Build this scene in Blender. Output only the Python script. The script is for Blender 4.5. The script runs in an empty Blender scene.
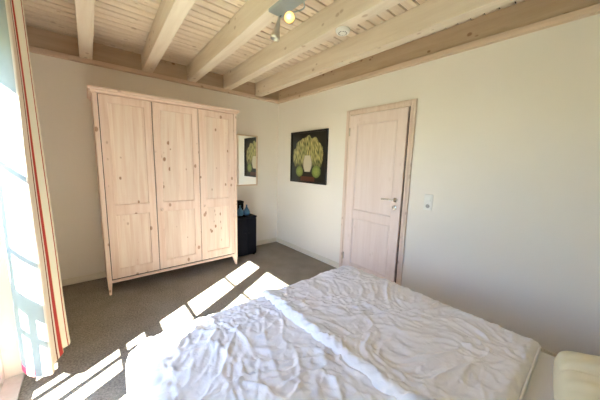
import bpy, bmesh, math, random
from mathutils import Vector, Matrix, noise

random.seed(7)
S = bpy.context.scene
COL = S.collection
PI = math.pi

# ------------------------------------------------------------------ helpers
def link(name, bm, mat=None, parent=None, smooth=False, bevel=0.0, seg=2):
    bmesh.ops.recalc_face_normals(bm, faces=bm.faces[:])
    me = bpy.data.meshes.new(name)
    bm.to_mesh(me); bm.free()
    if smooth:
        for p in me.polygons: p.use_smooth = True
    o = bpy.data.objects.new(name, me)
    COL.objects.link(o)
    if mat: me.materials.append(mat)
    if parent: o.parent = parent
    if bevel:
        b = o.modifiers.new('bevel', 'BEVEL'); b.width = bevel; b.segments = seg
        b.limit_method = 'ANGLE'; b.angle_limit = 0.6; b.harden_normals = False
    return o

def tag(o, label, cat, group=None):
    o['label'] = label; o['category'] = cat
    if group: o['group'] = group
    return o

def thing(name, label, cat, loc=(0, 0, 0), group=None):
    o = bpy.data.objects.new(name, None); COL.objects.link(o)
    o.location = loc; o.empty_display_size = 0.1
    return tag(o, label, cat, group)

def struct(name, o=None):
    if o is None:
        o = bpy.data.objects.new(name, None); COL.objects.link(o)
    o['kind'] = 'structure'
    return o

IDM = lambda u, d, z: Vector((u, d, z))
def box(bm, lo, hi, f=IDM):
    vs = [bm.verts.new(f(x, y, z)) for x in (lo[0], hi[0]) for y in (lo[1], hi[1]) for z in (lo[2], hi[2])]
    for q in ((0, 1, 3, 2), (4, 6, 7, 5), (0, 4, 5, 1), (2, 3, 7, 6), (0, 2, 6, 4), (1, 5, 7, 3)):
        bm.faces.new([vs[i] for i in q])
    return vs

def frustum(bm, r0, r1, f=IDM):
    """two rectangles (lists of 4 points) joined"""
    a = [bm.verts.new(f(*p)) for p in r0]; b = [bm.verts.new(f(*p)) for p in r1]
    bm.faces.new(a); bm.faces.new(b)
    for i in range(4):
        bm.faces.new([a[i], a[(i+1) % 4], b[(i+1) % 4], b[i]])

def frame_for(d):
    d = Vector(d).normalized()
    a = Vector((0, 0, 1)) if abs(d.z) < .9 else Vector((1, 0, 0))
    u = d.cross(a).normalized(); v = d.cross(u).normalized()
    return d, u, v

def lathe(bm, prof, origin, axis, n=28, caps=True):
    """prof: list of (along, radius)"""
    d, u, v = frame_for(axis); o = Vector(origin); rings = []
    for t, r in prof:
        rings.append([bm.verts.new(o + d*t + (u*math.cos(2*PI*k/n) + v*math.sin(2*PI*k/n))*max(r, 1e-4)) for k in range(n)])
    for a, b in zip(rings, rings[1:]):
        for k in range(n):
            bm.faces.new([a[k], a[(k+1) % n], b[(k+1) % n], b[k]])
    if caps:
        bm.faces.new(rings[0]); bm.faces.new(rings[-1])

def tube(bm, pts, r, n=10):
    pts = [Vector(p) for p in pts]; rings = []; u = None
    for i, p in enumerate(pts):
        d = (pts[min(i+1, len(pts)-1)] - pts[max(i-1, 0)]).normalized()
        if u is None: _, u, v = frame_for(d)
        else:
            u = (u - d*u.dot(d)).normalized()
        v = d.cross(u)
        rings.append([bm.verts.new(p + (u*math.cos(2*PI*k/n)+v*math.sin(2*PI*k/n))*r) for k in range(n)])
    for a, b in zip(rings, rings[1:]):
        for k in range(n):
            bm.faces.new([a[k], a[(k+1) % n], b[(k+1) % n], b[k]])
    bm.faces.new(rings[0]); bm.faces.new(rings[-1])

def catmull(pts, n):
    pts = [Vector(p) for p in pts]; out = []
    P = [pts[0]*2-pts[1]] + pts + [pts[-1]*2-pts[-2]]
    for i in range(1, len(P)-2):
        for k in range(n):
            t = k/n; a, b, c, d = P[i-1], P[i], P[i+1], P[i+2]
            out.append(0.5*((2*b)+(c-a)*t+(2*a-5*b+4*c-d)*t*t+(3*b-a-3*c+d)*t**3))
    out.append(pts[-1])
    return out

# ------------------------------------------------------------------ materials
def new_mat(name):
    m = bpy.data.materials.new(name); m.use_nodes = True
    nt = m.node_tree; b = nt.nodes['Principled BSDF']
    return m, nt, b

def plain(name, col, rough=0.5, metal=0.0, spec=0.5):
    m, nt, b = new_mat(name)
    b.inputs['Roughness'].default_value = rough; b.inputs['Metallic'].default_value = metal
    b.inputs['Specular IOR Level'].default_value = spec
    # faint procedural unevenness
    tc = nt.nodes.new('ShaderNodeTexCoord'); nz = nt.nodes.new('ShaderNodeTexNoise')
    nz.inputs['Scale'].default_value = 14; nz.inputs['Detail'].default_value = 3
    mx = nt.nodes.new('ShaderNodeMix'); mx.data_type = 'RGBA'
    mx.inputs['A'].default_value = (*[c*0.95 for c in col], 1); mx.inputs['B'].default_value = (*[min(1, c*1.04) for c in col], 1)
    nt.links.new(tc.outputs['Object'], nz.inputs['Vector']); nt.links.new(nz.outputs['Fac'], mx.inputs['Factor'])
    nt.links.new(mx.outputs['Result'], b.inputs['Base Color'])
    return m

def wood(name, axis, light, dark, knots=1.0, plank=None, plank_axis=0, rough=0.55, seed=0.0, grain=1.0):
    m, nt, b = new_mat(name); N = nt.nodes; L = nt.links
    b.inputs['Roughness'].default_value = rough; b.inputs['Specular IOR Level'].default_value = 0.25
    tc = N.new('ShaderNodeTexCoord'); oi = N.new('ShaderNodeObjectInfo')
    off = N.new('ShaderNodeVectorMath'); off.operation = 'ADD'
    sc = N.new('ShaderNodeVectorMath'); sc.operation = 'SCALE'; sc.inputs[0].default_value = (13.1+seed, 7.7, 5.3+seed)
    L.new(oi.outputs['Random'], sc.inputs['Scale'])
    L.new(tc.outputs['Object'], off.inputs[0]); L.new(sc.outputs[0], off.inputs[1])
    base = off.outputs[0]
    if plank:
        sp = N.new('ShaderNodeSeparateXYZ'); L.new(tc.outputs['Object'], sp.inputs[0])
        dv = N.new('ShaderNodeMath'); dv.operation = 'DIVIDE'; dv.inputs[1].default_value = plank
        L.new(sp.outputs[plank_axis], dv.inputs[0])
        fl = N.new('ShaderNodeMath'); fl.operation = 'FLOOR'; L.new(dv.outputs[0], fl.inputs[0])
        wn = N.new('ShaderNodeTexWhiteNoise'); wn.noise_dimensions = '1D'; L.new(fl.outputs[0], wn.inputs['W'])
        o2 = N.new('ShaderNodeVectorMath'); o2.operation = 'ADD'
        s2 = N.new('ShaderNodeVectorMath'); s2.operation = 'SCALE'; s2.inputs['Scale'].default_value = 9.0
        L.new(wn.outputs['Color'], s2.inputs[0]); L.new(base, o2.inputs[0]); L.new(s2.outputs[0], o2.inputs[1])
        base = o2.outputs[0]
    mp = N.new('ShaderNodeMapping'); s = [22*grain, 22*grain, 22*grain]; s[axis] = 1.3
    mp.inputs['Scale'].default_value = s; L.new(base, mp.inputs['Vector'])
    n1 = N.new('ShaderNodeTexNoise'); n1.inputs['Scale'].default_value = 1.0; n1.inputs['Detail'].default_value = 5
    n1.inputs['Roughness'].default_value = 0.6; n1.inputs['Distortion'].default_value = 0.4
    L.new(mp.outputs[0], n1.inputs['Vector'])
    r1 = N.new('ShaderNodeValToRGB'); e = r1.color_ramp.elements
    e[0].position = 0.3; e[0].color = (*dark, 1); e[1].position = 0.62; e[1].color = (*light, 1)
    L.new(n1.outputs['Fac'], r1.inputs[0])
    # knots: sparse voronoi cells
    mk = N.new('ShaderNodeMapping'); ks = [13.0, 13.0, 13.0]; ks[axis] = 8.5
    mk.inputs['Scale'].default_value = ks; L.new(base, mk.inputs['Vector'])
    wv = N.new('ShaderNodeTexNoise'); wv.inputs['Scale'].default_value = 2.5
    L.new(mk.outputs[0], wv.inputs['Vector'])
    vo = N.new('ShaderNodeTexVoronoi'); vo.inputs['Scale'].default_value = 1.0; L.new(mk.outputs[0], vo.inputs['Vector'])
    kr = N.new('ShaderNodeValToRGB'); k = kr.color_ramp.elements
    k[0].position = 0.18; k[0].color = (knots, knots, knots, 1); k[1].position = 0.27; k[1].color = (0, 0, 0, 1)
    cn = N.new('ShaderNodeTexNoise'); cn.inputs['Scale'].default_value = 0.33; L.new(mk.outputs[0], cn.inputs['Vector'])
    cm = N.new('ShaderNodeMapRange'); cm.inputs['From Min'].default_value = .38; cm.inputs['From Max'].default_value = .58
    cm.inputs['To Min'].default_value = .35; cm.inputs['To Max'].default_value = -.02; L.new(cn.outputs['Fac'], cm.inputs['Value'])
    wsub = N.new('ShaderNodeMath'); wsub.operation = 'MULTIPLY_ADD'; wsub.inputs[1].default_value = .10; L.new(wv.outputs['Fac'], wsub.inputs[0]); L.new(vo.outputs['Distance'], wsub.inputs[2])
    kd = N.new('ShaderNodeMath'); kd.operation = 'ADD'; L.new(wsub.outputs[0], kd.inputs[0]); L.new(cm.outputs[0], kd.inputs[1])
    L.new(kd.outputs[0], kr.inputs[0])
    mx = N.new('ShaderNodeMix'); mx.data_type = 'RGBA'
    mx.inputs['B'].default_value = (dark[0]*0.52, dark[1]*0.38, dark[2]*0.28, 1)
    L.new(kr.outputs['Color'], mx.inputs['Factor']); L.new(r1.outputs['Color'], mx.inputs['A'])
    out = mx.outputs['Result']
    if plank:
        hs = N.new('ShaderNodeHueSaturation'); mr = N.new('ShaderNodeMapRange')
        mr.inputs['To Min'].default_value = 0.93; mr.inputs['To Max'].default_value = 1.05
        L.new(wn.outputs['Value'], mr.inputs['Value']); L.new(mr.outputs[0], hs.inputs['Value'])
        L.new(out, hs.inputs['Color']); out = hs.outputs['Color']
    L.new(out, b.inputs['Base Color'])
    bp = N.new('ShaderNodeBump'); bp.inputs['Strength'].default_value = 0.08; bp.inputs['Distance'].default_value = 0.004
    L.new(n1.outputs['Fac'], bp.inputs['Height']); L.new(bp.outputs[0], b.inputs['Normal'])
    return m

def plaster(name, col):
    m, nt, b = new_mat(name); N = nt.nodes; L = nt.links
    b.inputs['Roughness'].default_value = 0.9; b.inputs['Specular IOR Level'].default_value = 0.15
    tc = N.new('ShaderNodeTexCoord')
    n0 = N.new('ShaderNodeTexNoise'); n0.inputs['Scale'].default_value = 1.7; n0.inputs['Detail'].default_value = 4
    n1 = N.new('ShaderNodeTexNoise'); n1.inputs['Scale'].default_value = 160; n1.inputs['Detail'].default_value = 3
    mx = N.new('ShaderNodeMix'); mx.data_type = 'RGBA'
    mx.inputs['A'].default_value = (*[c*0.975 for c in col], 1); mx.inputs['B'].default_value = (*[min(1, c*1.02) for c in col], 1)
    L.new(tc.outputs['Object'], n0.inputs['Vector']); L.new(tc.outputs['Object'], n1.inputs['Vector'])
    L.new(n0.outputs['Fac'], mx.inputs['Factor']); L.new(mx.outputs['Result'], b.inputs['Base Color'])
    bp = N.new('ShaderNodeBump'); bp.inputs['Strength'].default_value = 0.12; bp.inputs['Distance'].default_value = 0.002
    L.new(n1.outputs['Fac'], bp.inputs['Height']); L.new(bp.outputs[0], b.inputs['Normal'])
    return m

def carpet_mat():
    m, nt, b = new_mat('carpet'); N = nt.nodes; L = nt.links
    b.inputs['Roughness'].default_value = 1.0; b.inputs['Specular IOR Level'].default_value = 0.05
    tc = N.new('ShaderNodeTexCoord')
    n0 = N.new('ShaderNodeTexNoise'); n0.inputs['Scale'].default_value = 85; n0.inputs['Detail'].default_value = 4; n0.inputs['Roughness'].default_value = .7
    n1 = N.new('ShaderNodeTexNoise'); n1.inputs['Scale'].default_value = 5; n1.inputs['Detail'].default_value = 3
    r = N.new('ShaderNodeValToRGB'); e = r.color_ramp.elements
    e[0].position = .32; e[0].color = (*CARPET[0], 1); e[1].position = .7; e[1].color = (*CARPET[1], 1)
    ad = N.new('ShaderNodeMath'); ad.operation = 'MULTIPLY_ADD'; ad.inputs[1].default_value = 0.22; 
    L.new(tc.outputs['Object'], n0.inputs['Vector']); L.new(tc.outputs['Object'], n1.inputs['Vector'])
    sb = N.new('ShaderNodeMath'); sb.operation = 'SUBTRACT'; sb.inputs[1].default_value = .5
    L.new(n1.outputs['Fac'], sb.inputs[0]); L.new(sb.outputs[0], ad.inputs[0]); L.new(n0.outputs['Fac'], ad.inputs[2])
    L.new(ad.outputs[0], r.inputs[0]); L.new(r.outputs[0], b.inputs['Base Color'])
    bp = N.new('ShaderNodeBump'); bp.inputs['Strength'].default_value = .5; bp.inputs['Distance'].default_value = .006
    L.new(n0.outputs['Fac'], bp.inputs['Height']); L.new(bp.outputs[0], b.inputs['Normal'])
    return m

def cloth(name, col, rough=0.95, weave=600):
    m, nt, b = new_mat(name); N = nt.nodes; L = nt.links
    b.inputs['Roughness'].default_value = rough; b.inputs['Specular IOR Level'].default_value = 0.1
    b.inputs['Sheen Weight'].default_value = 0.1
    tc = N.new('ShaderNodeTexCoord')
    n0 = N.new('ShaderNodeTexNoise'); n0.inputs['Scale'].default_value = 6; n0.inputs['Detail'].default_value = 3
    n1 = N.new('ShaderNodeTexNoise'); n1.inputs['Scale'].default_value = weave
    mx = N.new('ShaderNodeMix'); mx.data_type = 'RGBA'
    mx.inputs['A'].default_value = (*[c*0.97 for c in col], 1); mx.inputs['B'].default_value = (*[min(1, c*1.02) for c in col], 1)
    L.new(tc.outputs['Object'], n0.inputs['Vector']); L.new(tc.outputs['Object'], n1.inputs['Vector'])
    L.new(n0.outputs['Fac'], mx.inputs['Factor']); L.new(mx.outputs['Result'], b.inputs['Base Color'])
    bp = N.new('ShaderNodeBump'); bp.inputs['Strength'].default_value = .1; bp.inputs['Distance'].default_value = .001
    L.new(n1.outputs['Fac'], bp.inputs['Height']); L.new(bp.outputs[0], b.inputs['Normal'])
    return m

def stripes_mat(name, stops, transl=0.25):
    """striped curtain cloth: stops = [(u, colour)], u along the UV map"""
    m, nt, b = new_mat(name); N = nt.nodes; L = nt.links
    b.inputs['Roughness'].default_value = 0.95; b.inputs['Specular IOR Level'].default_value = 0.08
    uv = N.new('ShaderNodeUVMap'); uv.uv_map = 'UVMap'
    sp = N.new('ShaderNodeSeparateXYZ'); L.new(uv.outputs[0], sp.inputs[0])
    r = N.new('ShaderNodeValToRGB'); r.color_ramp.interpolation = 'CONSTANT'
    e = r.color_ramp.elements
    e[0].position = stops[0][0]; e[0].color = (*stops[0][1], 1)
    e[1].position = stops[1][0]; e[1].color = (*stops[1][1], 1)
    for p, c in stops[2:]:
        q = e.new(p); q.color = (*c, 1)
    L.new(sp.outputs[0], r.inputs[0])
    tc = N.new('ShaderNodeTexCoord'); n1 = N.new('ShaderNodeTexNoise'); n1.inputs['Scale'].default_value = 500
    L.new(tc.outputs['Object'], n1.inputs['Vector'])
    bp = N.new('ShaderNodeBump'); bp.inputs['Strength'].default_value = .1; bp.inputs['Distance'].default_value = .001
    L.new(n1.outputs['Fac'], bp.inputs['Height']); L.new(bp.outputs[0], b.inputs['Normal'])
    L.new(r.outputs[0], b.inputs['Base Color'])
    tr = N.new('ShaderNodeBsdfTranslucent'); L.new(r.outputs[0], tr.inputs['Color'])
    ms = N.new('ShaderNodeMixShader'); ms.inputs[0].default_value = transl
    L.new(b.outputs[0], ms.inputs[1]); L.new(tr.outputs[0], ms.inputs[2])
    L.new(ms.outputs[0], N['Material Output'].inputs['Surface'])
    return m

def pane_mat():
    m = bpy.data.materials.new('window_glass'); m.use_nodes = True; nt = m.node_tree; N = nt.nodes; L = nt.links
    N.remove(N['Principled BSDF'])
    t = N.new('ShaderNodeBsdfTransparent'); t.inputs[0].default_value = (.96, .98, .97, 1)
    g = N.new('ShaderNodeBsdfGlossy'); g.inputs['Roughness'].default_value = 0.0
    lw = N.new('ShaderNodeLayerWeight'); pw = N.new('ShaderNodeMath'); pw.operation = 'POWER'; pw.inputs[1].default_value = 5
    fr = N.new('ShaderNodeMath'); fr.operation = 'MULTIPLY_ADD'; fr.inputs[1].default_value = .7; fr.inputs[2].default_value = .03
    L.new(lw.outputs['Facing'], pw.inputs[0]); L.new(pw.outputs[0], fr.inputs[0])
    ms = N.new('ShaderNodeMixShader'); L.new(fr.outputs[0], ms.inputs[0]); L.new(t.outputs[0], ms.inputs[1]); L.new(g.outputs[0], ms.inputs[2])
    L.new(ms.outputs[0], N['Material Output'].inputs['Surface'])
    return m

def emit_mat(name, col, strength):
    m, nt, b = new_mat(name)
    b.inputs['Base Color'].default_value = (*col, 1)
    b.inputs['Emission Color'].default_value = (*col, 1); b.inputs['Emission Strength'].default_value = strength
    return m

# ---- look constants
WALL = (0.845, 0.805, 0.735)
CARPET = ((0.16, 0.14, 0.115), (0.41, 0.375, 0.32))
WLT = (0.86, 0.695, 0.60); WDK = (0.76, 0.56, 0.455)         # whitewashed pinkish pine
BLT = (0.79, 0.695, 0.575); BDK = (0.69, 0.58, 0.46)            # beams
CLT = (0.82, 0.71, 0.58); CDK = (0.70, 0.58, 0.455)            # ceiling boards
PLT = (0.56, 0.43, 0.305); PDK = (0.46, 0.335, 0.22)            # wall plates
DLT = (0.82, 0.70, 0.65); DDK = (0.76, 0.63, 0.575)         # door

M_wall = plaster('plaster', WALL)
M_carpet = carpet_mat()
M_beam = wood('beam_wood', 1, BLT, BDK, 0.5, grain=.7)
M_board = wood('ceiling_board_wood', 0, CLT, CDK, 0.45, plank=0.096, plank_axis=1)
M_plate_x = wood('plate_wood_x', 0, PLT, PDK, 0.8, grain=.6)
M_plate_y = wood('plate_wood_y', 1, PLT, PDK, 0.8, grain=.6)
M_trim_x = wood('trim_wood_x', 0, (0.72, 0.57, 0.44), (0.62, 0.475, 0.35), 0.5)
M_trim_y = wood('trim_wood_y', 1, (0.72, 0.57, 0.44), (0.62, 0.475, 0.35), 0.5)
M_ward_v = wood('wardrobe_wood', 2, WLT, WDK, 0.8, seed=1.7)
M_ward_h = wood('wardrobe_wood_flat', 0, WLT, WDK, 0.5, seed=3.1)
M_ward_p = wood('wardrobe_panel_wood', 2, (0.87, 0.73, 0.625), WDK, 0.95, plank=0.082, plank_axis=0, seed=2.2)
M_door = wood('door_wood', 2, DLT, DDK, 0.12, grain=.8)
M_doorframe = wood('door_frame_wood', 2, (0.78, 0.65, 0.56), (0.68, 0.53, 0.44), 0.4)
M_winwood = wood('window_wood', 2, (0.58, 0.57, 0.56), (0.53, 0.51, 0.49), 0.1)
M_base = plain('white_baseboard_paint', (0.78, 0.73, 0.62), .5)
M_chrome = plain('chrome', (0.75, 0.74, 0.72), .22, 1.0)
M_steel = plain('brushed_steel', (0.62, 0.58, 0.50), .35, 1.0)
M_platemetal = plain('grey_blue_metal', (0.42, 0.47, 0.47), .4, 0.6)
M_white = plain('white_plastic', (0.85, 0.84, 0.80), .35)
M_grey = plain('grey_plastic', (0.35, 0.35, 0.34), .5)
M_dark = plain('dark_socket', (0.10, 0.10, 0.10), .6)
M_black = plain('black_cabinet_paint', (0.004, 0.0045, 0.009), .7, 0, .15)
M_blackwood = plain('black_frame_wood', (0.012, 0.010, 0.010), .4)
M_blue = plain('blue_glaze', (0.06, 0.17, 0.33), .3)
M_gap = plain('dark_gap', (0.05, 0.035, 0.025), .9)
M_glass = pane_mat()
M_rail = plain('railing_paint', (0.25, 0.24, 0.22), .5)
M_sheet = cloth('white_sheet', (0.84, 0.83, 0.83))
M_duvet = cloth('white_duvet', (0.87, 0.865, 0.88), weave=55)
nt = M_duvet.node_tree
vz = nt.nodes.new('ShaderNodeTexVoronoi'); vz.inputs['Scale'].default_value = 24; vz.feature = 'SMOOTH_F1'
nz = nt.nodes.new('ShaderNodeTexNoise'); nz.inputs['Scale'].default_value = 9; nz.inputs['Detail'].default_value = 6
tc = nt.nodes.new('ShaderNodeTexCoord'); vm = nt.nodes.new('ShaderNodeVectorMath'); vm.operation = 'MULTIPLY_ADD'; vm.inputs[1].default_value = (.12, .12, .12)
nt.links.new(tc.outputs['Object'], nz.inputs['Vector']); nt.links.new(nz.outputs['Color'], vm.inputs[0]); nt.links.new(tc.outputs['Object'], vm.inputs[2]); nt.links.new(vm.outputs[0], vz.inputs['Vector'])
b2 = nt.nodes.new('ShaderNodeBump'); b2.inputs['Strength'].default_value = .55; b2.inputs['Distance'].default_value = .012
nt.links.new(vz.outputs['Distance'], b2.inputs['Height']); nt.links.new(b2.outputs[0], nt.nodes['Principled BSDF'].inputs['Normal'])
M_pillow = cloth('cream_pillow', (0.79, 0.745, 0.54))
M_bulb = emit_mat('lit_bulb', (1.0, 0.50, 0.13), 1.3)

# ------------------------------------------------------------------ room shell
XL, YN = -2.94, -4.75          # left wall, near wall
ZP, ZB, ZC = 2.38, 2.42, 2.61  # plate bottom, beam underside, ceiling boards
GX = -3.06                     # glass plane
WY0, WY1, WZ = -3.04, -1.42, 2.12   # window opening
TW = 0.20                      # left wall thickness

bm = bmesh.new(); box(bm, (XL-TW, YN-.15, -.12), (.15, .15, 0.0)); struct('floor', link('floor', bm, M_carpet))
bm = bmesh.new(); box(bm, (XL-TW, 0, 0), (.15, .15, ZC+.1)); struct('wall_back', link('wall_back', bm, M_wall))
bm = bmesh.new(); box(bm, (0, YN, 0), (.15, 0, ZC+.1)); struct('wall_right', link('wall_right', bm, M_wall))
bm = bmesh.new(); box(bm, (XL-TW, YN-.15, 0), (.15, YN, ZC+.1)); struct('wall_near', link('wall_near', bm, M_wall))
bm = bmesh.new()
box(bm, (XL-TW, WY1, 0), (XL, 0, ZC+.1)); box(bm, (XL-TW, YN, 0), (XL, WY0, ZC+.1)); box(bm, (XL-TW, WY0, WZ), (XL, WY1, ZC+.1))
struct('wall_left', link('wall_left', bm, M_wall))
# ceiling: tongue-and-groove boards with open v-grooves over a dark backing
bm = bmesh.new(); W = 0.096; y = 0.0
while y > YN:
    a, b = y-W, y
    g, dp = 0.0085, 0.012
    P = [(a+.005, ZC+dp), (a+g, ZC), (b-g, ZC), (b-.005, ZC+dp)]
    v0 = [bm.verts.new((XL, p[0], p[1])) for p in P]; v1 = [bm.verts.new((0, p[0], p[1])) for p in P]
    for i in range(3): bm.faces.new([v0[i], v0[i+1], v1[i+1], v1[i]])
    y -= W
for f in bm.faces:
    if f.normal.z > 0: f.normal_flip()
me = bpy.data.meshes.new('ceiling'); 
box(bm, (XL-TW, YN-.15, ZC+.0125), (.15, .15, ZC+.15))
bm.to_mesh(me); bm.free(); o = bpy.data.objects.new('ceiling', me); COL.objects.link(o)
me.materials.append(M_board); me.materials.append(M_gap)
for p in me.polygons[-6:]: p.material_index = 1
struct('ceiling', o)

# wall plates (timber boards round the top of the walls) and the trim under them
def structbox(name, lo, hi, mat, bev=.003):
    bm = bmesh.new(); box(bm, lo, hi); return struct(name, link(name, bm, mat, bevel=bev))
structbox('trim_1', (XL, -.022, ZP+.048), (0, 0, ZC), M_plate_x)
structbox('trim_2', (-.022, YN, ZP+.048), (0, -.022, ZC), M_plate_y)
structbox('trim_3', (XL, YN, ZP+.048), (XL+.022, -.022, ZC), M_plate_y)
structbox('trim_4', (XL, -.050, ZP), (0, 0, ZP+.0465), M_trim_x, .006)
structbox('trim_5', (-.050, YN, ZP), (0, -.050, ZP+.0465), M_trim_y, .006)
structbox('trim_6', (XL, YN, ZP), (XL+.050, -.050, ZP+.0465), M_trim_y, .006)
# baseboards
structbox('baseboard_back', (XL, -.014, 0), (0, 0, .075), M_base, .004)
structbox('baseboard_right', (-.014, -1.505, 0), (0, -.014, .075), M_base, .004)
structbox('baseboard_near', (-.014, YN, 0), (0, -2.39, .075), M_base, .004)
structbox('baseboard_left', (XL, WY1+.02, 0), (XL+.014, -.014, .075), M_base, .004)

# beams
beams = [(-2.470, .105, 0.3), (-1.912, .108, 2.1), (-1.412, .104, 1.8), (-0.920, .100, 1.6), (-0.405, .100, 1.6)]
blabels = ['timber ceiling beam nearest the striped curtain, above the wardrobe left side',
           'second timber ceiling beam counted from the striped curtain',
           'timber ceiling beam that carries the steel spotlight fitting',
           'timber ceiling beam with the white smoke detector on its underside',
           'timber ceiling beam nearest the wall with the door']
for (bx, bw, ang), lb in zip(beams, blabels):
    bm = bmesh.new(); Lb = -YN-.03
    box(bm, (-bw/2, -Lb, 0), (bw/2, -.024, ZC-ZB-.001))
    o = link('ceiling_beam', bm, M_beam, bevel=.004)
    o.location = (bx, 0, ZB); o.rotation_euler = (0, 0, -math.radians(ang))
    tag(o, lb, 'ceiling beam', 'whitewashed timber ceiling beams')

# ------------------------------------------------------------------ panel doors
def panelled(f, u0, u1, z0, z1, stile, rails, thick, recess, mats, parent_name, parent, mould=.012):
    """frame (stiles+rails) as mesh parent_name, panels as its child 'panel'; rails = [(z_lo, z_hi)...] incl. top and bottom"""
    bm = bmesh.new()
    box(bm, (u0, 0, z0), (u0+stile, thick, z1), f); box(bm, (u1-stile, 0, z0), (u1, thick, z1), f)
    for a, b in rails: box(bm, (u0+stile, 0, a), (u1-stile, thick-.0008, b), f)
    # mouldings: sloped strips round each opening
    ops = [(rails[i][1], rails[i+1][0]) for i in range(len(rails)-1)]
    for a, b in ops:
        o4 = [(u0+stile, a), (u1-stile, a), (u1-stile, b), (u0+stile, b)]
        i4 = [(u0+stile+mould, a+mould), (u1-stile-mould, a+mould), (u1-stile-mould, b-mould), (u0+stile+mould, b-mould)]
        vo = [bm.verts.new(f(p[0], thick-.003, p[1])) for p in o4]; vi = [bm.verts.new(f(p[0], thick-recess, p[1])) for p in i4]
        vb = [bm.verts.new(f(p[0], thick-recess-.003, p[1])) for p in o4]
        for i in range(4):
            j = (i+1) % 4
            bm.faces.new([vo[i], vo[j], vi[j], vi[i]]); bm.faces.new([vi[i], vi[j], vb[j], vb[i]]); bm.faces.new([vo[i], vb[i], vb[j], vo[j]])
    d = link(parent_name, bm, mats[0], parent, bevel=.0015, seg=1)
    for a, b in ops:
        bm = bmesh.new(); box(bm, (u0+stile-.004, .004, a-.004), (u1-stile+.004, thick-recess, b+.004), f)
        link('panel', bm, mats[1], d)
    return d

# ------------------------------------------------------------------ wardrobe
WX0, WX1, WYF = -2.46, -1.03, -.55
WO = Vector((-1.745, -.29, 0))
wr = thing('wardrobe', 'whitewashed pine three-door wardrobe on tapered legs against the back wall', 'wardrobe', WO)
fw = lambda u, d, z: Vector((u, WYF+.022-d, z)) - WO      # d = 0 at the carcass front
bm = bmesh.new()
box(bm, (WX0, -.49, .13), (WX0+.022, 0, 2.0), fw); box(bm, (WX1-.022, -.49, .13), (WX1, 0, 2.0), fw)
box(bm, (WX0+.022, -.49, .135), (WX1-.022, 0, .157), fw); box(bm, (WX0+.022, -.49, 1.978), (WX1-.022, 0, 1.999), fw)
box(bm, (WX0+.022, -.49, .157), (WX1-.022, -.48, 1.978), fw)
link('carcass', bm, M_ward_v, wr, bevel=.002)
bm = bmesh.new()
for u in (WX0+.039, -1.981, -1.510, WX1-.039): box(bm, (u-.008, .0003, .161), (u+.008, .0012, 1.996), fw)
box(bm, (WX0+.03, .0003, .150), (WX1-.03, .0012, .170), fw)
link('painted_gap_shade', bm, M_gap, wr)  # dark strips: shade of the gaps round the doors, put in as colour
for a in (WX0, WX1-.036):
    bm = bmesh.new(); box(bm, (a, .0005, .10), (a+.036, .024, 2.0), fw); link('corner_post', bm, M_ward_v, wr, bevel=.004)
for a, s in ((WX0, 1), (WX1, -1)):
    for d0, d1 in ((-.045, .0245), (-.49, -.43)):
        bm = bmesh.new()
        inner = a+s*.050; 
        q = lambda x0, x1, e0, e1, z: [(x0, e0, z), (x1, e0, z), (x1, e1, z), (x0, e1, z)]
        frustum(bm, q(a+s*.006, a+s*.026, d1-.030 if d1 > 0 else d0+.006, d1-.004 if d1 > 0 else d0+.03, 0), q(a, inner-.012, d0, d1, .13), fw)
        link('leg', bm, M_ward_v, wr, bevel=.002)
bm = bmesh.new(); box(bm, (WX0+.037, .001, .125), (WX1-.037, .020, .152), fw); link('bottom_rail', bm, M_ward_h, wr, bevel=.003)
bm = bmesh.new()
for z0, z1, e in ((2.0, 2.022, .012), (2.0222, 2.050, .030)):
    box(bm, (WX0-e, -.49, z0), (WX1+e, .024+e, z1), fw)
link('cornice', bm, M_ward_h, wr, bevel=.006, seg=3)
dxs = [(WX0+.042, -1.985), (-1.977, -1.514), (-1.506, WX1-.042)]
for i, (a, b) in enumerate(dxs):
    f2 = lambda u, d, z: fw(u, d+.0015, z)
    dr = panelled(f2, a, b, .167, 1.992, .066, [(.167, .262), (.832, .934), (1.925, 1.992)], .022, .013, (M_ward_v, M_ward_p), 'door', wr, .006)
    if i:
        bm = bmesh.new(); c = fw(a+.040, .0235, .855)
        lathe(bm, [(0, .008), (.010, .007), (.016, .014), (.024, .016), (.030, .012), (.032, .001)], c, (0, -1, 0), 20)
        link('knob', bm, M_ward_h, dr, smooth=True)

# ------------------------------------------------------------------ room door
fd = lambda u, d, z: Vector((-d, -u, z))     # u = -y , d = distance out of the right wall
DR = struct('door_1')
DR.name = 'door_1'
bm = bmesh.new()
for a, b in ((1.509, 1.578), (2.330, 2.386)):
    box(bm, (a, .0005, 0), (b, .022, 2.06), fd)
    box(bm, (a+.010, .022, 0), (b-.022, .030, 2.06-.012), fd)
box(bm, (1.578, .0005, 1.998), (2.330, .0215, 2.0595), fd); box(bm, (1.56, .0215, 2.018), (2.345, .0295, 2.048), fd)
link('door_frame', bm, M_doorframe, DR, bevel=.004)
bm = bmesh.new(); box(bm, (2.312, .0005, 0.004), (2.3295, .0035, 1.9975), fd); link('painted_gap_shade', bm, M_gap, DR)  # dark-coloured strip standing in for the shade between leaf and frame
fl = lambda u, d, z: fd(u, d+.0008, z)
leaf = panelled(fl, 1.579, 2.312, .006, 1.992, .108, [(.006, .15), (.745, .845), (1.88, 1.992)], .024, .013, (M_door, M_door), 'door_leaf', DR, .014)
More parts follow.
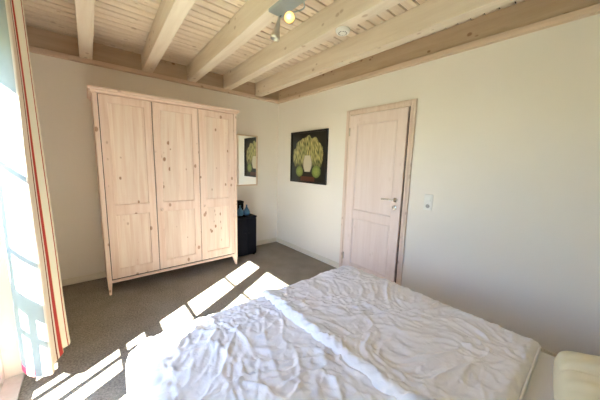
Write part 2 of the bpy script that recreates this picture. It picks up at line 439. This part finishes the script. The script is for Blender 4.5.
# hinges, handle, lock
for z in (1.80, .225):
    bm = bmesh.new(); lathe(bm, [(-.045, .008), (.045, .008)], fd(1.577, .030, z), (0, 0, 1), 14); link('hinge', bm, M_steel, leaf, smooth=True)
hn = bpy.data.objects.new('tmp', None); bpy.data.objects.remove(hn)
bm = bmesh.new()
c = fd(2.248, .0245, 1.04)
lathe(bm, [(0, .026), (.006, .026), (.009, .022), (.010, .010), (.045, .009)], c, (-1, 0, 0), 24)
tube(bm, catmull([fd(2.248, .066, 1.04), fd(2.215, .072, 1.041), fd(2.16, .073, 1.043), fd(2.108, .070, 1.040)], 6), .0095, 12)
link('door_handle', bm, M_chrome, leaf, smooth=True)
bm = bmesh.new(); c = fd(2.248, .0245, .958)
lathe(bm, [(0, .025), (.006, .025), (.009, .021), (.0095, .001)], c, (-1, 0, 0), 24)
lk = link('lock_rosette', bm, M_chrome, leaf, smooth=True)
bm = bmesh.new(); lathe(bm, [(0, .005), (.0115, .005)], c, (-1, 0, 0), 12); box(bm, (2.245, .0245, .942), (2.251, .0357, .957), fd)
link('keyhole', bm, M_dark, lk)

# ------------------------------------------------------------------ wall plate: switch above a socket
sw = thing('light_switch', 'white double wall plate, rocker switch over a socket, on the wall right of the door', 'switch', (0, -2.582, 1.06))
fs = lambda u, d, z: Vector((-d, -u, z))
bm = bmesh.new(); box(bm, (-.040, 0, -.077), (.040, .008, .077), fs); link('cover_plate', bm, M_white, sw, bevel=.003)
bm = bmesh.new(); frustum(bm, [(-.027, .008, .010), (.027, .008, .010), (.027, .008, .064), (-.027, .008, .064)], [(-.026, .015, .011), (.026, .015, .011), (.026, .010, .063), (-.026, .010, .063)], fs)
link('rocker', bm, M_white, sw, bevel=.001)
bm = bmesh.new()
lathe(bm, [(.0082, .026), (.010, .026), (.010, .020), (.0085, .019)], fs(0, 0, -.038), (-1, 0, 0), 28)
so = link('socket_ring', bm, M_white, sw, smooth=False)
bm = bmesh.new(); lathe(bm, [(.0082, .0188), (.0088, .0188)], fs(0, 0, -.038), (-1, 0, 0), 28); link('socket_well', bm, M_grey, so)
bm = bmesh.new()
for s in (-.0095, .0095): lathe(bm, [(.0088, .0028), (.0094, .0028)], fs(s, 0, -.038), (-1, 0, 0), 12)
link('contact_hole', bm, M_dark, so)

# ------------------------------------------------------------------ picture: a generic still life in greens on black
pc = thing('framed_picture', 'square black-framed painting in dark and yellow-green tones on the wall left of the door', 'picture', (0, -.795, 1.115))
fp = lambda u, d, z: Vector((-d, -u, z))
HW, PH = .40, .765
bm = bmesh.new(); t = .028
box(bm, (-HW, .001, 0), (-HW+t, .028, PH), fp); box(bm, (HW-t, .001, 0), (HW, .028, PH), fp)
box(bm, (-HW+t, .001, 0), (HW-t, .0275, t), fp); box(bm, (-HW+t, .001, PH-t), (HW-t, .0275, PH), fp)
link('picture_frame', bm, M_blackwood, pc, bevel=.003)
n = 110
bm = bmesh.new(); cl = bm.loops.layers.float_color.new('paint')
def paint(u, v):      # u,v in 0..1 (v up)
    c = Vector((.012, .012, .008))
    # leafy dome
    r = math.hypot((u-.5)/.44, (v-.50)/.42)
    wob = noise.noise(Vector((u*9, v*9, 1)))*.10
    if v > .30 and r + wob < 1:
        g = noise.noise(Vector((u*34+8*(v), v*11, 4)))*.5+.5
        h = noise.noise(Vector((u*7, v*7, 9)))*.5+.5
        lf = Vector((.50, .50, .18)).lerp(Vector((.62, .50, .20)), h)
        c = Vector((.06, .075, .02)).lerp(lf, min(1, max(0, (g-.22)*1.9)))
        if v < .46: c = c.lerp(Vector((.02, .025, .01)), (.46-v)/.16*.8)
    # cream jug
    w = .085 + .05*math.sin(max(0, min(1, (v-.20)/.34))*PI)
    if .20 < v < .54 and abs(u-.5) < w:
        c = Vector((.62, .56, .42)) if abs(u-.5) < w*.82 else Vector((.40, .34, .24))
    # green fruit
    for fx, fy, fr in ((.26, .20, .115), (.76, .21, .125)):
        q = math.hypot(u-fx, v-fy)
        if q < fr:
            c = Vector((.30, .36, .09)).lerp(Vector((.12, .17, .04)), (q/fr)**2)
            if abs(math.atan2(v-fy, u-fx)*4 % 1.0-.5) < .08: c = c*.6
    if v < .10 and .3 < u < .72: c = Vector((.10, .035, .02))
    return c
g = [[bm.verts.new(fp(-HW+t-.002+(2*HW-2*t+.004)*i/n, .016, t-.002+(PH-2*t+.004)*j/n)) for j in range(n+1)] for i in range(n+1)]
for i in range(n):
    for j in range(n):
        fc = bm.faces.new([g[i][j], g[i+1][j], g[i+1][j+1], g[i][j+1]])
        c = paint((i+.5)/n, (j+.5)/n)
        for l in fc.loops: l[cl] = (*c, 1)
mp, nt, b = new_mat('painting'); at = nt.nodes.new('ShaderNodeAttribute'); at.attribute_name = 'paint'
nt.links.new(at.outputs['Color'], b.inputs['Base Color']); b.inputs['Roughness'].default_value = .35
link('canvas', bm, mp, pc)

# ------------------------------------------------------------------ mirror
mr = thing('wall_mirror', 'tall rectangular mirror with thin pale wooden frame on the back wall beside the wardrobe', 'mirror', (-.635, 0, 1.03))
fm = lambda u, d, z: Vector((u, -d, z))
bm = bmesh.new(); w, h, t = .225, .79, .018
box(bm, (-w, .001, 0), (-w+t, .024, h), fm); box(bm, (w-t, .001, 0), (w, .024, h), fm)
box(bm, (-w+t, .001, 0), (w-t, .0235, t), fm); box(bm, (-w+t, .001, h-t), (w-t, .0235, h), fm)
link('mirror_frame', bm, M_trim_x, mr, bevel=.003)
bm = bmesh.new(); box(bm, (-w+t-.002, .002, t-.002), (w-t+.002, .012, h-t+.002), fm)
m, nt, b = new_mat('mirror_silver'); b.inputs['Base Color'].default_value = (.93, .95, .94, 1); b.inputs['Metallic'].default_value = 1; b.inputs['Roughness'].default_value = .015
link('mirror_glass', bm, m, mr)

# ------------------------------------------------------------------ black cabinet and what stands on it
cb = thing('small_cabinet', 'small black cabinet standing in the corner right of the wardrobe', 'cabinet', (-.79, -.195, 0))
bm = bmesh.new(); box(bm, (-.16, -.165, .02), (.16, .17, .585)); link('body', bm, M_black, cb, bevel=.004)
bm = bmesh.new(); box(bm, (-.168, -.178, .586), (.168, .178, .608)); link('top_board', bm, M_black, cb, bevel=.004)
dn = None
for a, b_ in ((-.156, -.002), (.002, .156)):
    bm = bmesh.new(); box(bm, (a, -.180, .035), (b_, -.1655, .578)); dn = link('door', bm, M_black, cb, bevel=.003)
    bm = bmesh.new(); kx = b_-.025 if a < -.1 else a+.025
    lathe(bm, [(0, .006), (.010, .005), (.014, .010), (.020, .008), (.021, .001)], (kx, -.180, .36), (0, -1, 0), 16); link('knob', bm, M_black, dn, smooth=True)
for sx in (-1, 1):
    for sy in (-1, 1):
        bm = bmesh.new(); lathe(bm, [(0, .014), (.0205, .018)], (sx*.135, sy*.14, 0), (0, 0, 1), 14); link('foot', bm, M_black, cb, smooth=False)
bx = thing('storage_box', 'dark upright box standing on top of the black cabinet behind two blue vases', 'box', (-.825, -.12, .608))
bm = bmesh.new(); box(bm, (-.12, -.055, 0), (.085, .055, .175)); link('body', bm, M_black, bx, bevel=.006)
bm = bmesh.new(); box(bm, (-.124, -.059, .1755), (.089, .059, .205)); link('lid', bm, M_black, bx, bevel=.006)
for k, (vx, lb) in enumerate(((-.845, 'blue teardrop vase on the black cabinet, the one next to the wardrobe'), (-.738, 'blue teardrop vase on the black cabinet, the one nearer the bare wall'))):
    v = thing('vase', lb, 'vase', (vx, -.265, .608), 'blue vases on the black cabinet')
    bm = bmesh.new()
    lathe(bm, [(0, .028), (.012, .042), (.035, .051), (.06, .050), (.085, .038), (.108, .022), (.130, .012), (.150, .010)], (0, 0, 0), (0, 0, 1), 24)
    link('bowl', bm, M_blue, v, smooth=True)
    bm = bmesh.new(); lathe(bm, [(.150, .010), (.156, .015), (.160, .012), (.158, .007)], (0, 0, 0), (0, 0, 1), 20); link('rim', bm, M_blue, v, smooth=True)

# ------------------------------------------------------------------ ceiling spot fitting and smoke detector
sp = thing('ceiling_spotlight', 'metal strip fitting with two small spots, one lit, under a ceiling beam', 'spotlight', (-1.48, -2.35, ZB))
bm = bmesh.new(); box(bm, (-.055, -.33, -.022), (.055, .275, -.0005)); o = link('base_plate', bm, M_platemetal, sp, bevel=.005)
def spot(base, mid, head, direction, lit):
    bm = bmesh.new(); tube(bm, catmull([base, mid, head], 8), .0045, 10); arm = link('arm', bm, M_platemetal, sp, smooth=True)
    d = Vector(direction).normalized(); bm = bmesh.new(); h = Vector(head)
    lathe(bm, [(0, .001), (0, .007), (.012, .008), (.06, .016), (.115, .029), (.145, .034), (.144, .031), (.11, .025), (.06, .012), (.06, .001)], h, d, 26, caps=False)
    sh = link('lamp_shade', bm, M_steel, sp, smooth=True)
    bm = bmesh.new(); lathe(bm, [(.062, .010), (.085, .013), (.100, .0155), (.108, .012), (.110, .001)] if lit else [(.062, .007), (.075, .009), (.085, .008), (.087, .001)], h, d, 22)
    link('bulb', bm, M_bulb if lit else M_grey, sh, smooth=True)
spot((.035, .245, -.02), (.030, .245, -.028), (.018, .245, -.036), (-.16, .16, -1), False)
spot((.040, .02, -.02), (.050, .035, -.06), (-.022, .108, -.088), (-.42, -.80, -.62), True)

sd = thing('smoke_detector', 'round white smoke detector mounted under a ceiling beam', 'smoke detector', (-.965, -2.235, ZB))
bm = bmesh.new(); lathe(bm, [(.0005, .055), (.010, .055), (.011, .050), (.013, .050)], (0, 0, 0), (0, 0, -1), 36); link('mounting_base', bm, M_white, sd)
bm = bmesh.new(); lathe(bm, [(.013, .052), (.020, .051), (.025, .047), (.027, .036), (.0255, .034), (.0255, .026), (.029, .024), (.031, .014), (.0315, .001)], (0, 0, 0), (0, 0, -1), 36)
o = link('housing', bm, M_white, sd)
bm = bmesh.new()
for k in range(10):
    a = 2*PI*k/10; c, s = math.cos(a), math.sin(a); c2, s2 = math.cos(a+.42), math.sin(a+.42)
    vs = [bm.verts.new((r*cc, r*ss, -.0262)) for r, cc, ss in ((.0275, c, s), (.0335, c, s), (.0335, c2, s2), (.0275, c2, s2))]
    bm.faces.new(vs)
    lo = [bm.verts.new((v.co.x, v.co.y, -.0253)) for v in vs]
    for i in range(4): bm.faces.new([vs[i], vs[(i+1) % 4], lo[(i+1) % 4], lo[i]])
link('vent_slot', bm, M_dark, sd)

# ------------------------------------------------------------------ bed
bed = thing('bed_frame', 'low wooden double bed frame under the white mattress', 'bed', (-1.66, -3.27, 0))
fb = lambda x, y, z: Vector((x+1.66, y+3.27, z))
BX0, BX1, BY0, BY1 = -2.41, -.735, -4.30, -2.29
bm = bmesh.new(); box(bm, (BX0+.02, BY0, .12), (BX0+.045, BY1-.02, .2195), fb); link('side_rail', bm, M_ward_v, bed, bevel=.003)
bm = bmesh.new(); box(bm, (BX1-.045, BY0, .12), (BX1-.02, BY1-.02, .2195), fb); link('side_rail', bm, M_ward_v, bed, bevel=.003)
bm = bmesh.new(); box(bm, (BX0+.045, BY1-.045, .12), (BX1-.045, BY1-.02, .2195), fb); link('foot_rail', bm, M_ward_h, bed, bevel=.003)
bm = bmesh.new()
yy = BY0+.06
while yy < BY1-.1:
    box(bm, (BX0+.046, yy, .205), (BX1-.046, yy+.07, .2195), fb); yy += .12
link('slat_base', bm, M_ward_h, bed)
for x in (BX0+.046, BX1-.106):
    for y in (BY0+.02, BY1-.106):
        bm = bmesh.new(); box(bm, (x, y, 0), (x+.06, y+.06, .2045), fb); link('leg', bm, M_ward_v, bed, bevel=.004)
def ridged(p): return (1-abs(noise.noise(p)))
def crumple(x, y, sd):
    w = noise.noise_vector(Vector((x*3.0, y*3.0, sd)))*.16
    X, Y = x+w.x, y+w.y
    h = 0.0
    for ang, f, st, a in ((.62, 6.5, .30, .009), (-.55, 8.5, .34, .009), (1.35, 12.0, .40, .007), (.15, 17.0, .45, .006)):
        c, s = math.cos(ang), math.sin(ang)
        u, v = X*c+Y*s, -X*s+Y*c
        m = max(0, .5+1.0*noise.noise(Vector((X*2.6+ang*7, Y*2.6, sd+3))))
        r = 1-abs(noise.noise(Vector((u*f, v*f*st, sd+ang*3))))
        h += a*(r**7)*(.25+1.2*m)
    # angular creases between facets, as in slept-in cotton
    for ang, f, st, a, wd in ((.75, 7.5, .62, .0140, .12), (-.45, 12.0, .7, .0095, .14)):
        c, s = math.cos(ang), math.sin(ang)
        u, v = X*c+Y*s, -X*s+Y*c
        d, _ = noise.voronoi(Vector((u*f, v*f*st, sd*1.7)))
        m = max(0, .65+.9*noise.noise(Vector((X*3.1, Y*3.1+ang*5, sd+6))))
        h += a*m*(math.exp(-((d[1]-d[0])/wd)**2) - .9*d[0])
    h += .008*noise.noise(Vector((x*2.7, y*2.7, sd+9)))
    return h

# mattress with fitted sheet
def slab(bm, lo, hi, r, nx, ny, nz, wob=0.0):
    """rounded block: subdivided box pushed onto a rounded-box surface"""
    lo = Vector(lo); hi = Vector(hi); c = (lo+hi)/2; h = (hi-lo)/2
    def pt(p):
        q = Vector((p.x-c.x, p.y-c.y, p.z-c.z)); core = Vector([max(-(h[i]-r), min(h[i]-r, q[i])) for i in range(3)])
        d = q-core
        if d.length > 1e-6: d = d.normalized()*r
        s = core+d+c
        if wob and s.z > hi.z-.02:
            s.z += (wob*noise.noise(s*5) + .5*crumple(s.x, s.y, 21.0))*max(0, min(1, (-.32-s.y)/.06))
        return s
    ns = (nx, ny, nz); cache = {}
    def vert(i, j, k):
        key = (i, j, k)
        if key not in cache:
            p = Vector((lo.x+(hi.x-lo.x)*i/nx, lo.y+(hi.y-lo.y)*j/ny, lo.z+(hi.z-lo.z)*k/nz)); cache[key] = bm.verts.new(pt(p))
        return cache[key]
    for i in range(nx):
        for j in range(ny):
            for k in (0, nz): bm.faces.new([vert(i, j, k), vert(i+1, j, k), vert(i+1, j+1, k), vert(i, j+1, k)])
    for i in range(nx):
        for k in range(nz):
            for j in (0, ny): bm.faces.new([vert(i, j, k), vert(i+1, j, k), vert(i+1, j, k+1), vert(i, j, k+1)])
    for j in range(ny):
        for k in range(nz):
            for i in (0, nx): bm.faces.new([vert(i, j, k), vert(i, j+1, k), vert(i, j+1, k+1), vert(i, j, k+1)])
mt = thing('mattress', 'double mattress in a white fitted sheet on the bed, bare between duvet and pillow', 'mattress', (-1.66, -3.27, .2205))
bm = bmesh.new(); slab(bm, (BX0-1.66*-1, BY0+3.27, 0), (BX1+1.66, BY1+3.27, .2295), .035, 120, 150, 8, .004)
link('fitted_sheet', bm, M_sheet, mt, smooth=True)

# ---- duvets
def duvet(name, label, x0, x1, y0, y1, over, base, T, sd, ridge=None, n_mm=.0072, drop=None, group=None):
    """x0..x1, y0..y1 flat cloth rectangle; over = (ox0, oy1, ox1): how far it hangs past the bed's edge"""
    ex0, ex1, ey1 = x0+over[0], x1-over[2], y1-over[1]
    R_ = .055
    nx = int((x1-x0)/n_mm); ny = int((y1-y0)/n_mm)
    root = thing(name, label, 'duvet', ((x0+x1)/2, (y0+y1)/2, base), group)
    o = Vector(root.location)
    bm = bmesh.new(); top = []; bot = []
    for i in range(nx+1):
        tr = []; br = []
        for j in range(ny+1):
            x = x0+(x1-x0)*i/nx; y = y0+(y1-y0)*j/ny
            qx = (x-ex1) if x > ex1 else ((x-ex0) if x < ex0 else 0.0)
            qy = (y-ey1) if y > ey1 else 0.0
            bxp, byp = min(max(x, ex0), ex1), min(y, ey1)
            d = math.hypot(qx, qy)
            if d > 0:
                dx, dy = qx/d, qy/d
                arc = R_*PI/2
                if d < arc:
                    th = d/R_; ho, ve = R_*math.sin(th), R_*(1-math.cos(th)); nr = Vector((dx*math.sin(th), dy*math.sin(th), math.cos(th)))
                else:
                    ho, ve = R_+.03*(d-arc), R_+(d-arc); nr = Vector((dx, dy, .05)).normalized()
                P0 = Vector((bxp+dx*ho, byp+dy*ho, base-ve))
            else:
                P0 = Vector((x, y, base)); nr = Vector((0, 0, 1))
            e = min(x-x0, x1-x, y-y0, y1-y); k = min(1.0, e/.042)
            pf = math.sqrt(max(0, 1-(1-k)**2))
            h = T*pf + (1 if d <= 0 else max(.3, 1-d/.08))*crumple(x, y, sd)*min(1, .25+e/.07)*pf
            if e < .05: h += .006*math.sin((x+y)*95+3*noise.noise(Vector((x*9, y*9, sd))))*pf*.5
            if ridge:
                rx = ridge[0] + .012*noise.noise(Vector((y*3, sd, 0)))
                g_ = math.exp(-((x-rx)/ridge[1])**2)
                h += ridge[2]*g_*(.8+.3*noise.noise(Vector((y*4, 3, sd))))
                P0.z += ridge[3]*max(0, min(1, (ridge[0]+.14-x)/.14))
            tr.append(bm.verts.new(P0+nr*max(h, .002)-o)); br.append((P0+nr*.0008-o))
        top.append(tr); bot.append(br)
    for i in range(nx):
        for j in range(ny):
            bm.faces.new([top[i][j], top[i+1][j], top[i+1][j+1], top[i][j+1]])
    # underside
    bv = {}
    st = 4
    I = list(range(0, nx, st))+[nx]; J = list(range(0, ny, st))+[ny]
    for i in I:
        for j in J: bv[i, j] = bm.verts.new(bot[i][j])
    for a, b in zip(I, I[1:]):
        for c, d in zip(J, J[1:]): bm.faces.new([bv[a, c], bv[a, d], bv[b, d], bv[b, c]])
    seam = [top[i][1].co + Vector((0, -.004, .002)) for i in range(3, nx-2, 3)] + [top[nx-1][j].co + Vector((.004, 0, .002)) for j in range(3, ny-40, 3)]
    link('cover', bm, M_duvet, root, smooth=True)
    # stitched piping along the near and the right-hand seam
    if ridge:
        bm = bmesh.new()
        tube(bm, seam, .0045, 8)
        link('piping', bm, M_duvet, root, smooth=True)
    return root

BASE = .4515
duvet('duvet', 'rumpled white duvet on the window side of the bed, its foot corner in the sun', -2.66, -1.56, -3.62, -2.05, (.295, .245, 0), BASE, .040, 3.0, group=None)
duvet('duvet', 'rumpled white duvet on the door side of the bed, its rolled edge along the middle', -1.69, -.752, -3.555, -2.05, (0, .245, 0), BASE+.002, .048, 11.0, ridge=(-1.648, .030, .010, .022))

# ---- pillow
pl = thing('pillow', 'cream yellow pillow lying at the head of the bed', 'pillow', (-1.19, -3.893, .469))
pl.rotation_euler = (0, 0, math.radians(8))
bm = bmesh.new(); nx, ny = 60, 44; hx, hy = .37, .25
T_, B_ = [], []
for i in range(nx+1):
    tr, br = [], []
    for j in range(ny+1):
        u, v = -1+2*i/nx, -1+2*j/ny
        x = hx*u*(1-.05*(1-abs(v))**2*0-.04*v*v); y = hy*v*(1-.06*u*u)
        k = max(0, 1-abs(u)**4)*max(0, 1-abs(v)**4)
        hgt = .150*k**.29
        cr = .034*math.exp(-((u-.36-.05*v)/.045)**2)*(1 if v > -.6 else .3)
        wr_ = .010*noise.noise(Vector((x*9, y*9, 2)))+.006*noise.noise(Vector((x*22, y*16, 5)))
        tr.append(bm.verts.new((x, y, .028+hgt*.92+(wr_-cr)*min(1, k*2))))
        br.append(bm.verts.new((x, y, max(.0005, .028-.028*min(1, k*3)))) if 0 < i < nx and 0 < j < ny else tr[-1])
    T_.append(tr); B_.append(br)
for i in range(nx):
    for j in range(ny):
        bm.faces.new([T_[i][j], T_[i+1][j], T_[i+1][j+1], T_[i][j+1]])
        q = [B_[i][j], B_[i][j+1], B_[i+1][j+1], B_[i+1][j]]
        try: bm.faces.new(q)
        except ValueError: pass
link('pillowcase', bm, M_pillow, pl, smooth=True)

# ------------------------------------------------------------------ curtain
#        bottom (x,y)        top (x,y)
plan = [((-2.930, -1.405), (-2.930, -1.405)), ((-2.928, -1.545), (-2.928, -1.545)), ((-2.866, -1.665), (-2.866, -1.665)), ((-2.784, -1.712), (-2.786, -1.705)),
        ((-2.777, -1.610), (-2.780, -1.665)), ((-2.746, -1.522), (-2.774, -1.625)), ((-2.762, -1.482), (-2.772, -1.585)),
        ((-2.715, -1.440), (-2.750, -1.525)), ((-2.735, -1.345), (-2.778, -1.425)), ((-2.85, -1.325), (-2.87, -1.405)), ((-2.83, -1.21), (-2.86, -1.345))]
ZT, ZH = 2.375, .125
cu = thing('curtain', 'cream floor-length curtain with red and brown stripes gathered beside the window', 'curtain', (-2.85, -1.35, 0))
K = 12
cb0 = catmull([(*a, 0) for a, b in plan], K); ct0 = catmull([(*b, 0) for a, b in plan], K)
us = [0]
for a, b in zip(cb0, cb0[1:]): us.append(us[-1]+(a-b).length)
us = [u/us[-1] for u in us]; NC = len(cb0)
print('curtain u at plan points', [round(us[i*K], 3) for i in range(len(plan))])
def cpt(i, z):
    t = max(0, min(1, (z-ZH)/(ZT-ZH)))
    p = cb0[i].lerp(ct0[i], t**.9)
    w = .006*noise.noise(Vector((us[i]*6, z*1.4, 0)))
    dz = .010*math.sin(us[i]*9) * (1-t)*0
    return Vector((p.x+w+2.85, p.y+w*.6+1.35, z+dz))
def cloth_strip(z0, z1, nz, off=0.0):
    bm = bmesh.new(); uvl = bm.loops.layers.uv.new('UVMap'); g = []
    for i in range(NC):
        a = cpt(max(i-1, 0), 1); b = cpt(min(i+1, NC-1), 1); d = (b-a).normalized(); nn = Vector((-d.y, d.x, 0))
        g.append([bm.verts.new(cpt(i, z0+(z1-z0)*j/nz)-nn*off) for j in range(nz+1)])
    for i in range(NC-1):
        for j in range(nz):
            f = bm.faces.new([g[i][j], g[i+1][j], g[i+1][j+1], g[i][j+1]])
            for l, (a, b) in zip(f.loops, ((i, j), (i+1, j), (i+1, j+1), (i, j+1))): l[uvl].uv = (us[a], b/nz)
    return bm
LN = (.27, .29, .275); CR = (.76, .71, .57); BG = (.66, .56, .46); BR = (.16, .055, .035); RD = (.40, .05, .04); GO = (.74, .58, .34); PK = (.82, .10, .16)
def U(i, f): return us[i*K] + f*(us[(i+1)*K]-us[i*K])
tail = [(U(3, -.05), BG), (U(4, .25), BR), (U(4, .34), BG), (U(4, .55), RD), (U(4, .93), GO), (U(5, .1), CR), (U(6, .64), (.40, .11, .07)), (U(6, .80), CR), (U(8, .5), RD), (U(8, .8), CR)]
M_cur = stripes_mat('curtain_stripes', [(0, LN)]+tail, .08)
M_hem = stripes_mat('curtain_hem_stripes', [(0, CR), (U(0, .8), PK), (U(1, .62), LN), (U(1, .88), PK), (U(2, .02), CR), (U(2, .08), PK), (U(2, .18), LN)]+tail, .05)
o = link('panel', cloth_strip(ZH+.045, ZT, 60), M_cur, cu, smooth=True)
o = link('hem', cloth_strip(ZH, ZH+.046, 3, .0008), M_hem, cu, smooth=True); o['label'] = 'bottom hem with pink stripes'

rl = thing('curtain_rail', 'slim curtain rail above the window carrying the striped curtain', 'curtain rail', (-2.86, -2.1, 2.41))
bm = bmesh.new(); box(bm, (-.012, -1.1, -.032), (.012, 1.03, -.014)); link('track', bm, M_white, rl, bevel=.002)
for y in (-1.0, 0, .95):
    bm = bmesh.new(); box(bm, (-.0415, y-.012, -.0275), (-.0125, y+.012, -.0185)); link('bracket', bm, M_white, rl, bevel=.002)

# ------------------------------------------------------------------ window: two-leaf glazed door
WN = struct('window_1')
bm = bmesh.new()
fx0, fx1 = GX-.035, GX+.035
box(bm, (fx0, WY1-.060, .0), (fx1, WY1, WZ)); box(bm, (fx0, WY0, .0), (fx1, WY0+.060, WZ))
box(bm, (fx0, WY0+.06, WZ-.06), (fx1, WY1-.06, WZ)); box(bm, (fx0, WY0+.06, 0), (fx1, WY1-.06, .03))
link('window_frame', bm, M_winwood, WN, bevel=.004)
bm = bmesh.new(); box(bm, (XL-TW-.02, WY0+.001, .0005), (XL-.001, WY1-.001, .018)); 
link('threshold', bm, M_winwood, WN, bevel=.003)
GZ0, GZ1 = .135, 1.965
for (a, b, o0, o1) in ((-2.165, -1.560, -2.246, -1.481), (-2.900, -2.330, -2.979, -2.249)):
    bm = bmesh.new(); x0, x1 = GX-.028, GX+.028
    box(bm, (x0, o0, .031), (x1, a, WZ-.061)); box(bm, (x0, b, .031), (x1, o1, WZ-.061))
    box(bm, (x0, a, .031), (x1, b, GZ0)); box(bm, (x0, a, GZ1), (x1, b, WZ-.061))
    sa = link('sash', bm, M_winwood, WN, bevel=.004)
    bm = bmesh.new()
    for z in (1.51, 1.035, .56): box(bm, (GX-.013, a-.001, z-.009), (GX+.013, b+.001, z+.009))
    if a > -2.2: box(bm, (GX-.014, -1.728, GZ0-.001), (GX+.014, -1.668, GZ1+.001))
    link('glazing_bar', bm, M_winwood, sa, bevel=.003)
    bm = bmesh.new(); box(bm, (GX-.003, a-.004, GZ0-.004), (GX+.003, b+.004, GZ1+.004)); link('pane', bm, M_glass, sa)
bm = bmesh.new(); box(bm, (GX+.029, -2.285, .04), (GX+.037, -2.21, 2.05)); link('meeting_strip', bm, M_winwood, WN, bevel=.002)

# railing outside the window
rg = thing('window_railing', 'painted metal railing outside the glazed doors, casting barred shadows', 'railing', (-3.21, -2.23, 0))
bm = bmesh.new(); box(bm, (-.03, -.86, .845), (.03, .86, .915)); link('top_rail', bm, M_rail, rg, bevel=.004)
bm = bmesh.new(); box(bm, (-.015, -.86, .10), (.015, .86, .13)); link('bottom_rail', bm, M_rail, rg)
bm = bmesh.new(); box(bm, (.0125, -.86, .655), (.026, .86, .675)); link('middle_rail', bm, M_rail, rg)
for k in range(11):
    y = -.80+1.60*k/10
    bm = bmesh.new(); box(bm, (-.012, y-.016, .1305), (.012, y+.016, .8445)); link('baluster', bm, M_rail, rg)
for y in (-.855, .855):
    for z in (.11, .88):
        bm = bmesh.new(); box(bm, (.0, y-.006, z-.012), (.0695, y+.006, z+.012)); link('bracket', bm, M_rail, rg)

# ground outside, one floor below
bm = bmesh.new(); box(bm, (-500, -500, -2.9), (XL-TW-.02, 500, -2.8)); struct('ground', link('ground', bm, plain('lawn', (.10, .12, .06), .95)))

# ------------------------------------------------------------------ light
SUNV = Vector((-1, -.60, .88)).normalized()
sun = bpy.data.lights.new('sun', 'SUN'); sun.energy = 25.0; sun.angle = math.radians(.55); sun.color = (1.0, .96, .87)
so = bpy.data.objects.new('sun', sun); COL.objects.link(so); so.rotation_euler = SUNV.to_track_quat('Z', 'Y').to_euler(); so.location = (-6, -4, 6)
w = bpy.data.worlds.new('sky'); S.world = w; w.use_nodes = True; nt = w.node_tree
sk = nt.nodes.new('ShaderNodeTexSky'); sk.sky_type = 'NISHITA'; sk.sun_disc = False
sk.sun_elevation = math.asin(SUNV.z); sk.sun_rotation = math.atan2(SUNV.x, SUNV.y); sk.dust_density = 0.4; sk.ozone_density = 2.5
bg = nt.nodes['Background']; bg.inputs['Strength'].default_value = .25
tn = nt.nodes.new('ShaderNodeMix'); tn.data_type = 'RGBA'; tn.blend_type = 'MULTIPLY'; tn.inputs['Factor'].default_value = 1
tn.inputs['B'].default_value = (.86, 1.0, 1.25, 1)
nt.links.new(sk.outputs[0], tn.inputs['A']); nt.links.new(tn.outputs['Result'], bg.inputs['Color'])

# ------------------------------------------------------------------ camera
cam = bpy.data.cameras.new('camera'); co = bpy.data.objects.new('camera', cam); COL.objects.link(co)
Rr = ((0.76867372, -0.63906632, 0.02711), (0.06941657, 0.12547761, 0.98966495), (0.63586324, 0.75884755, -0.14081313))
mw = Matrix.Identity(4)
for i in range(3):
    mw[i][0] = Rr[0][i]; mw[i][1] = Rr[1][i]; mw[i][2] = -Rr[2][i]
mw[0][3], mw[1][3], mw[2][3] = -2.5401, -3.6602, 1.3969
co.matrix_world = mw
cam.sensor_fit = 'HORIZONTAL'; cam.sensor_width = 36; cam.lens = 253.793/600*36; cam.clip_start = .02
S.camera = co

S.cycles.max_bounces = 14; S.cycles.diffuse_bounces = 10; S.cycles.transparent_max_bounces = 16
S.cycles.use_denoising = True
S.view_settings.view_transform = 'Standard'; S.view_settings.look = 'None'
S.view_settings.exposure = 2.52; S.view_settings.gamma = 1.0
S.view_settings.use_curve_mapping = False
